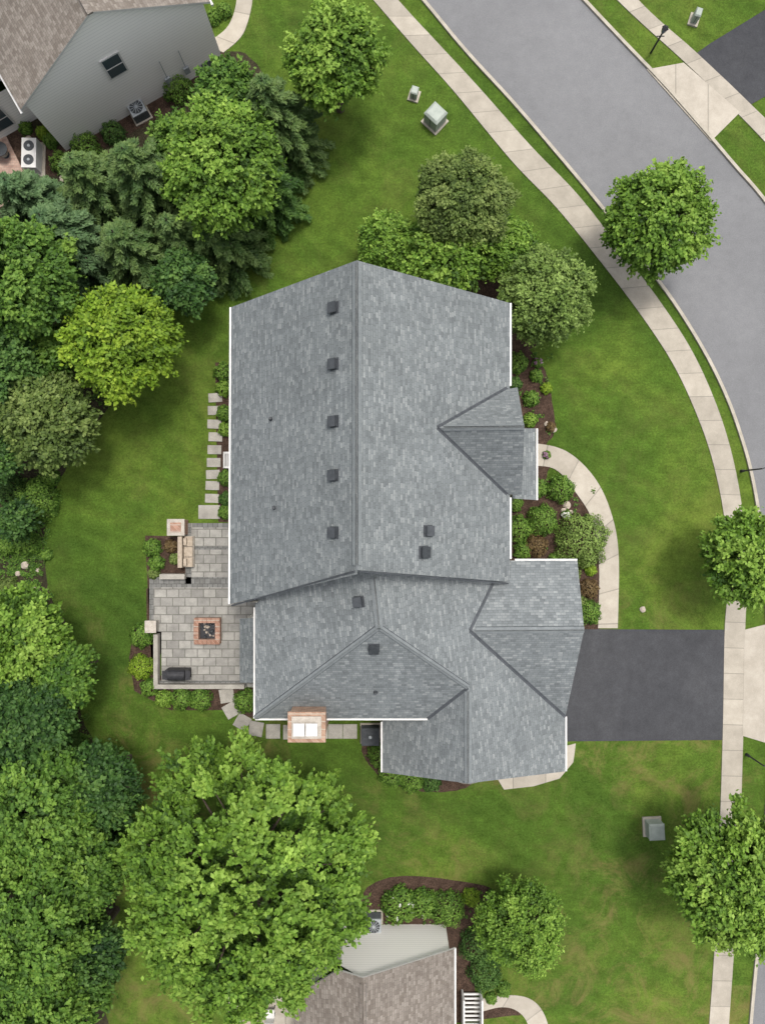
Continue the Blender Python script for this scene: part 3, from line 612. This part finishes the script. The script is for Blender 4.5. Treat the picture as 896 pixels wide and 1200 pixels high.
def conifer(name,u,v,rpx,h,kind,seed,dens=1.0):
    rng=np.random.default_rng(seed); zc=h*.4; c=P(u,v,zc); R_=rpx/F*(H-zc); g0=np.array([c[0],c[1],0.])
    Ps=[];Ns=[];Ts=[];to=[];tubes=[(g0,g0+[0,0,h*.97],.2,.03)]
    nt=int(h/.38); a0=0
    for i in range(nt):
        f=i/nt; z=.5+(h-.6)*f; L=R_*(1-f**1.5)**.9*1.02+.12; nb_=max(6,int(10-4*f)); a0+=.8
        for b in range(nb_):
            a=a0+6.283*b/nb_+rng.normal(0,.15); l=L*rng.uniform(.72,1.12); dr=np.array([math.cos(a),math.sin(a),0]); side=np.array([-dr[1],dr[0],0])
            n=int((30+75*l)*dens); t=rng.random(n)**.65; wd=.34*l*(1-t)*.7+.13; sx=rng.uniform(-1,1,n)
            tw=rng.normal(0,.2)
            p=g0+dr*(t*l)[:,None]+side*(sx*wd+tw*t*l*.2)[:,None]; p[:,2]=z+.18*l*np.sin(t*1.5)-.34*l*t*t+rng.normal(0,.05,n)-np.abs(sx)*wd*.25
            Ps.append(p); Ts.append(dr*1.0+side*(np.sign(sx)*.75)[:,None]+rng.normal(0,.2,(n,3))); Ns.append(np.array([0,0,1.])+rng.normal(0,.35,(n,3)))
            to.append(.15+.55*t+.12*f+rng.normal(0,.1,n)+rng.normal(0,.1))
            if f<.8: tubes.append((g0+[0,0,z],g0+dr*l*.75+[0,0,z-.05*l],.04,.012))
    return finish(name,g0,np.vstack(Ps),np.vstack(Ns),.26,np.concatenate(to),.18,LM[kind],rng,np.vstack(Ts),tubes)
def shrub(u,v,rpx,kind='mid',seed=0,h=None,leaf=.1,name='shrub',el=1.0,flower=None,ang=0):
    rng=np.random.default_rng(seed+int(u*7+v)); R_=rpx/20.*1.0; h=h or R_*1.25; c=P(u,v,h*.4); g0=np.array([c[0],c[1],0.])
    n=int(1700*R_*R_*el/(leaf/.1)**1.5)+400; D=unit_rows(rng.normal(size=(n,3))); D[:,2]=np.abs(D[:,2])
    q=rng.uniform(0,6.28,3); a=np.arctan2(D[:,1],D[:,0]); bumpy=1+.07*np.sin(4*a+q[0]+3*D[:,2])+.07*np.sin(7*a+q[1]-4*D[:,2])+.04*np.sin(13*a+q[2])
    rad=bumpy*rng.uniform(.72,1.03,n)**.8
    X=D*rad[:,None]*np.array([R_,R_*el,h]); ca,sa=math.cos(ang),math.sin(ang); X=np.c_[X[:,0]*ca-X[:,1]*sa,X[:,0]*sa+X[:,1]*ca,X[:,2]+.06]
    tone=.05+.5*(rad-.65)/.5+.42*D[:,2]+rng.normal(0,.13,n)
    ex=None
    if flower:
        fl=np.zeros(n,bool)
        for _ in range(14):
            k=rng.integers(n); 
            if D[k,2]<.35: continue
            fl|=(np.linalg.norm(X-X[k],axis=1)<.10)
        ex=(LM[flower],fl); X[fl,2]+=.06
    tub=[(g0,g0+np.array([math.cos(k)*R_*.4,math.sin(k)*R_*.4,h*.7]),.03,.01) for k in range(5)]
    return finish(name,g0,X+g0,D+rng.normal(0,.45,(n,3))+np.array([0,0,.4]),leaf,tone,.36,LM[kind],rng,None,tub,ex)
T=[('maple_tree',392,66,64,5,'bright'),('maple_tree',258,195,80,6,'bright'),('maple_tree',266,112,44,5,'mid'),('oak_tree',208,165,34,4.0,'mid'),
('maple_tree',768,257,70,4.5,'bright'),('maple_tree',874,652,60,4.5,'bright'),('maple_tree',860,1032,88,5,'bright'),
('maple_tree',140,402,72,5.5,'lime'),('dogwood_tree',640,345,62,3.8,'sage'),('plum_tree',540,238,62,4.6,'olive'),('maple_tree',522,298,56,3.2,'bright'),('dogwood_tree',455,285,38,2.5,'bright'),('dogwood_tree',590,290,42,2.8,'bright'),
('oak_tree',15,325,80,6.5,'mid'),('oak_tree',58,495,62,4.8,'olive'),('oak_tree',-5,425,62,5,'dark'),('oak_tree',-8,535,40,3.5,'dark'),('oak_tree',18,610,26,2.5,'dark'),('oak_tree',215,330,40,4,'dark'),('oak_tree',70,410,34,4,'mid'),
('oak_tree',22,745,64,5,'bright'),('oak_tree',72,795,44,4.5,'mid'),('oak_tree',25,850,66,5.5,'dark'),('oak_tree',112,925,56,5,'dark'),('oak_tree',40,955,80,6.5,'mid'),('oak_tree',95,1020,58,5,'mid'),('oak_tree',25,1090,85,7,'mid'),('oak_tree',100,1120,52,4.5,'dark'),('oak_tree',55,1195,72,6,'mid')]
for i,(nm,u,v,r,zc,k) in enumerate(T):
    if nm in('dogwood_tree','plum_tree'): broad(nm,u,v,r,zc,k,100+i,leaf=.16,rc=.46,dens=.85,star=.7,lobe=.2)
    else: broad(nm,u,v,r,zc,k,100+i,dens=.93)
for i,(u,v,r,zc,k) in enumerate([(-75,250,70,6,'dark'),(-90,480,70,6,'mid'),(-80,750,75,6,'dark'),(-95,930,80,6,'mid'),(-90,1130,80,6,'mid')]): broad('oak_tree',u,v,r,zc,k,500+i,leaf=.3,dens=.5)
broad('maple_tree',287,1030,161,6.8,'bright',79,leaf=.23,rc=.72,flat=.72,star=1.3,dens=.95,lobe=.18)
broad('serviceberry_tree',612,1082,58,3.2,'bright',78,leaf=.15,rc=.42,flat=.8,dens=.7)
for i,(nm,u,v,r,h,k) in enumerate([('spruce_tree',322,150,58,8,'spruce'),('spruce_tree',180,225,70,8.5,'spruce'),('spruce_tree',255,275,58,7,'spruce'),('spruce_tree',118,225,58,7,'spruce'),('pine_tree',85,285,64,7,'blue'),('pine_tree',160,300,58,6.5,'spruce'),('spruce_tree',305,215,52,6.5,'dark'),('pine_tree',45,245,50,6.5,'blue'),('spruce_tree',105,985,46,6.5,'dark'),('spruce_tree',35,900,50,7.5,'dark'),('spruce_tree',215,285,45,6,'spruce')]):
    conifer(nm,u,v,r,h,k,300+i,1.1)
SH=[(207,102,18,'mid'),(99,172,18,'mid'),(72,190,14,'mid'),(132,155,14,'dark'),(60,165,9,'mid'),(50,155,8,'lime'),(30,150,8,'mid'),(250,20,9,'mid'),(262,12,9,'mid'),
(622,467,10,'mid'),(621,492,9,'bright'),(606,425,13,'mid'),(603,450,9,'dark'),(657,573,17,'mid'),(630,572,12,'mid'),(608,620,17,'mid'),(635,610,19,'mid'),(603,590,10,'mid'),(690,718,15,'mid'),(628,640,14,'red'),(690,690,12,'red'),(672,672,9,'olive'),(645,500,6,'red'),(650,655,8,'mid'),(612,645,11,'mid'),(684,655,8,'olive'),
(640,455,7,'lime'),(628,440,8,'mid'),(622,512,7,'mid'),(692,668,7,'lime'),(680,705,8,'olive'),(668,722,7,'mid'),
(178,642,11,'mid'),(183,660,10,'mid'),(180,672,7,'olive'),(166,745,15,'mid'),(165,782,15,'lime'),(175,806,11,'mid'),(192,819,11,'bright'),(212,819,14,'mid'),(235,820,14,'mid'),(288,822,15,'mid'),(200,640,8,'red'),(205,655,7,'olive'),
(42,586,26,'mid'),(32,638,15,'mid'),(10,572,18,'dark'),(262,436,12,'mid'),(262,455,10,'bright'),(263,484,10,'mid'),(264,503,9,'bright'),(265,560,10,'mid'),(265,585,9,'dark'),(264,600,9,'mid'),
(446,885,16,'mid'),(460,905,18,'mid'),(482,914,16,'mid'),(505,917,12,'dark'),(560,1110,22,'dark'),(568,1142,20,'dark'),(552,1052,11,'lime'),(525,1066,21,'mid'),(590,1160,9,'mid'),(575,1170,7,'mid'),(415,1085,9,'dark'),(8,640,12,'mid'),(8,690,14,'olive'),
(60,560,10,'mid'),(52,600,8,'olive'),(55,650,7,'mid'),(35,700,9,'mid'),(48,715,8,'olive'),(62,600,6,'mid')]
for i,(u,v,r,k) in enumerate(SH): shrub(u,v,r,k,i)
for u,v,r,f in ((640,533,5,'purple'),(663,603,6,'flower'),(630,425,6,'purple'),(575,1050,7,'purple')): shrub(u,v,r,'mid',3,leaf=.09,name='flowering_perennial',flower=f)
shrub(682,633,33,'sage',5,h=1.6,leaf=.11,name='viburnum_bush')
shrub(468,1062,22,'mid',7,h=1.1,leaf=.13,name='hydrangea_bush',flower='flower'); shrub(495,1060,18,'mid',9,h=1.0,leaf=.13,name='hydrangea_bush',flower='flower')
# low ground cover along the woodland edge (one object)
rng=np.random.default_rng(12); Pp=[]
edge=w2(cr([(185,375),(172,430),(116,486),(72,548),(50,610),(52,680),(76,760),(96,850),(140,905),(146,960)],30))
for k in range(420):
    q=edge[rng.integers(len(edge))]+rng.normal(0,.35,2)+np.array([-.55,0]); m=rng.integers(14,40); r=rng.uniform(.08,.28)
    Pp.append(np.c_[q+rng.normal(0,r*.6,(m,2)),rng.uniform(.03,.18,m)])
for u0,v0,u1,v1,k_ in ((0,640,50,700,160),(0,560,60,640,120),(600,410,645,510,30),(600,560,695,730,40),(440,1040,570,1100,60)):
    for k in range(k_):
        q=np.array(P(rng.uniform(u0,u1),rng.uniform(v0,v1))[:2]); m=rng.integers(8,24); r=rng.uniform(.05,.18); Pp.append(np.c_[q+rng.normal(0,r*.6,(m,2)),rng.uniform(.03,.12,m)])
Pp=np.vstack(Pp); n=len(Pp)
finish('ground_cover_plants',np.zeros(3),Pp,np.array([0,0,1.])+rng.normal(0,.4,(n,3)),.11,rng.normal(.45,.22,n),.36,LM['mid'],rng)
rr=random.Random(4)
for u,v in ((640,497),(648,503),(664,592),(660,598),(30,662),(45,668),(22,672),(20,690),(40,690),(5,180),(75,210),(35,165),(668,600),(752,714)):
    r=rr.uniform(.12,.3); c=P(u,v)
    b=bmesh.new(); bmesh.ops.create_icosphere(b,subdivisions=2,radius=r)
    for x in b.verts: x.co*=1+rr.uniform(-.13,.13); x.co.z*=.6
    me=bpy.data.meshes.new('garden_rock'); b.to_mesh(me); b.free(); me.materials.append(M['rock']); o=bpy.data.objects.new('garden_rock',me); o.location=(c[0],c[1],r*.3); S.collection.objects.link(o)
# ------------------------------------------------ light, sky, camera
sv=unit([.16,.26,.95]); el=math.asin(sv[2]); az=math.atan2(sv[0],sv[1])
w=bpy.data.worlds.new('World'); S.world=w; w.use_nodes=True; nt=w.node_tree; bg=nt.nodes['Background']
sk=nt.nodes.new('ShaderNodeTexSky'); sk.sky_type='NISHITA'; sk.sun_disc=False; sk.sun_elevation=el; sk.sun_rotation=az; sk.air_density=1.0; sk.dust_density=5.0; sk.ozone_density=1.0
# thin high overcast: the same sky, greyer and more luminous
hsv=nt.nodes.new('ShaderNodeHueSaturation'); hsv.inputs['Saturation'].default_value=.35; hsv.inputs['Value'].default_value=1.7
nt.links.new(sk.outputs[0],hsv.inputs['Color']); nt.links.new(hsv.outputs[0],bg.inputs[0]); bg.inputs[1].default_value=.15
ld=bpy.data.lights.new('sun','SUN'); ld.energy=2.25; ld.angle=math.radians(9); ld.color=(1,.96,.89)
lo=bpy.data.objects.new('sun',ld); lo.rotation_euler=Vector(-sv).to_track_quat('-Z','Y').to_euler(); lo.location=(0,0,60); S.collection.objects.link(lo)
cd=bpy.data.cameras.new('camera'); co=bpy.data.objects.new('camera',cd); S.collection.objects.link(co); co.location=(0,0,H); co.rotation_euler=(0,0,0)
cd.sensor_fit='VERTICAL'; cd.sensor_height=24; cd.lens=24*F/1200; cd.clip_end=2000; S.camera=co
S.view_settings.view_transform='Standard'; S.view_settings.look='None'; S.view_settings.exposure=0
